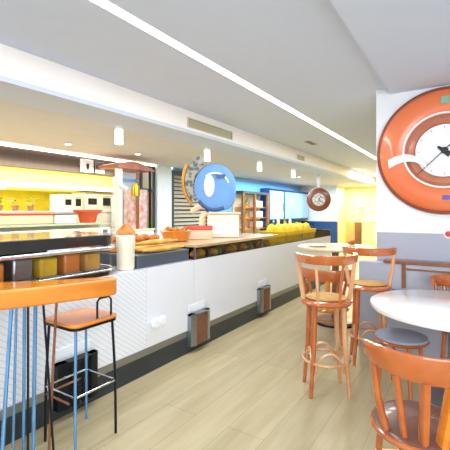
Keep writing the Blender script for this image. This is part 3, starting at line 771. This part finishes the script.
# big wall clock
wc = thing('wall_clock','huge round orange wall clock with white face and black hands','clock',(-.205,4.589,2.135))
wc.scale = (1.025,1,1.025)
def ring(m_, prof, name, par=wc): return MB().lathe(prof, (0,0,0), 96, axis='Y').build(name, m_, par)
ring(RIM, [(.62,0),(.65,.0),(.655,.03),(.65,.05),(.635,.055),(.62,.05),(.62,0)], 'rim')
ring(ORANGE, [(.0,.001),(.619,.001),(.619,.05),(.59,.075),(.5,.09),(.39,.088),(.366,.07),(.366,.02),(0,.02)], 'dish')
ring(TABLEW, [(.365,.08),(.368,.1),(.378,.106),(.387,.1),(.387,.084),(.365,.07),(.365,.08)], 'white_ring')
ring(COPPER, [(.364,.085),(.355,.06),(.33,.04),(.29,.045),(.275,.06),(.27,.03),(.364,.0225),(.364,.085)], 'trough')
ring(TABLEW, [(0,.055),(.262,.055),(.269,.05),(.269,.022),(0,.022)], 'dial')
ring(BLACK, [(0,.078),(.028,.076),(.034,.066),(.034,.0555),(0,.0555)], 'hub')
def hand(x0,z0,x1,z1,w,name,m_=BLACK,y=-.072):
    d = Vector((x1-x0,0,z1-z0)); n = Vector((d.z,0,-d.x)).normalized()*w
    m = MB(); p = [Vector((x0,y,z0))+n*.4, Vector((x0,y,z0))-n*.4, Vector((x1,y,z1))-n, Vector((x1,y,z1))+n]
    q = [v+Vector((0,.006,0)) for v in p]
    P = [m.bm.verts.new(v) for v in p]; Q = [m.bm.verts.new(v) for v in q]
    m.bm.faces.new(P); m.bm.faces.new(Q[::-1])
    for i in range(4): m.bm.faces.new([P[i],P[(i+1)%4],Q[(i+1)%4],Q[i]])
    return m.build(name, m_, wc, False)
hand(-.25,-.24,.16,.16,.006,'minute_hand')
hand(-.06,.04,.05,-.05,.03,'hour_hand')
g = MB()
for k in range(12):
    a = k*PI/6; g.tube([(.225*math.sin(a),-.056,.225*math.cos(a)),(.25*math.sin(a),-.056,.25*math.cos(a))], .003, 6)
g.build('hour_marks', STEEL, wc, False)
# white curved flap
fl_ = MB(); R = []
for i in range(15):
    t = i/14; x = -.53+.36*t; z = -.115+.09*math.sin(t*PI*.72)-.10*t*t
    w = .065-.02*t
    R.append([fl_.bm.verts.new((x,-.105,z+w*.7)), fl_.bm.verts.new((x+.012,-.105,z-w*.7)), fl_.bm.verts.new((x+.012,-.088,z-w*.7)), fl_.bm.verts.new((x,-.088,z+w*.7))])
for A,B in zip(R,R[1:]):
    for k in range(4): fl_.bm.faces.new([A[k],A[(k+1)%4],B[(k+1)%4],B[k]])
fl_.bm.faces.new(R[0]); fl_.bm.faces.new(R[-1][::-1])
fl_.build('curved_flap', TABLEW, wc)
MB().box((-.03,-.1,.47),(.045,-.085,.545)).build('teal_tag', TEAL, wc, False, bevel=.004)
MB().box((-.02,-.1,-.505),(.2,-.086,-.46)).build('purple_tag', PURPLE, wc, False, bevel=.004)
sw = thing('wall_switch','small red and white wall knob at the right picture edge under the clock','knob',(-.17,4.589,1.26))
MB().lathe([(0,0),(.05,0),(.05,.012),(0,.016)], (0,0,0), 24, axis='Y').build('plate', TABLEW, sw)
MB().lathe([(0,.017),(.03,.017),(.03,.04),(0,.045)], (0,0,0), 24, axis='Y').build('knob', RED, sw)

# ---------------------------------------------------------------- lights
def area(loc, rot, sx, sy, e, col=(1,1,1)):
    l = bpy.data.lights.new('area','AREA'); l.shape = 'RECTANGLE'; l.size = sx; l.size_y = sy; l.energy = e; l.color = col
    o = bpy.data.objects.new('area_light', l); C.objects.link(o); o.location = loc; o.rotation_euler = rot; return o
area((-2.0,1.5,2.87),(0,0,0),.3,5,60,(.86,.93,1))
area((-1.9,7.5,2.87),(0,0,0),.3,6,80,(.9,.95,1))
area((-4.7,3.0,2.56),(0,0,0),1.4,5,90,(1,.97,.93))
area((-4.7,8.5,2.56),(0,0,0),1.4,5,80,(.95,.97,1))
area((-5.2,12.5,2.5),(0,0,0),1.6,5,150,(.55,.82,1))
area((-2.6,14.5,2.85),(0,0,0),2.5,3.5,260,(1,.85,.55))
area((-4.2,16.4,2.5),(0,0,0),.6,1.2,60,(1,.85,.5))
area((-7.0,3.5,1.85),(0,0,0),1.0,4.5,38,(1,.95,.7))
area((-6.15,3.2,2.2),(0,math.radians(60),0),.3,4.5,25,(1,.95,.75))
area((1.8,-1.0,1.9),(math.radians(80),0,math.radians(40)),3.5,2.2,150,(.92,.96,1))
w = bpy.data.worlds.new('World'); S.world = w; w.use_nodes = True
nt = w.node_tree; bg = nt.nodes['Background']
tcw = nt.nodes.new('ShaderNodeTexCoord'); gr = nt.nodes.new('ShaderNodeValToRGB'); sep = nt.nodes.new('ShaderNodeSeparateXYZ')
nt.links.new(tcw.outputs['Generated'], sep.inputs[0]); nt.links.new(sep.outputs['Z'], gr.inputs[0])
gr.color_ramp.elements[0].color = (.62,.66,.72,1); gr.color_ramp.elements[1].color = (.9,.95,1,1)
nt.links.new(gr.outputs[0], bg.inputs['Color']); bg.inputs['Strength'].default_value = 1.35

# ---------------------------------------------------------------- camera
cam = bpy.data.cameras.new('camera'); co = bpy.data.objects.new('camera', cam); C.objects.link(co)
co.location = (0,0,1.5); co.rotation_euler = (PI/2,0,math.atan(243/375))
cam.sensor_width = 36; cam.lens = 30; cam.shift_y = -14/450; cam.clip_start = .05
S.camera = co
S.view_settings.view_transform = 'Standard'
S.view_settings.look = 'None'
S.view_settings.exposure = 0.22
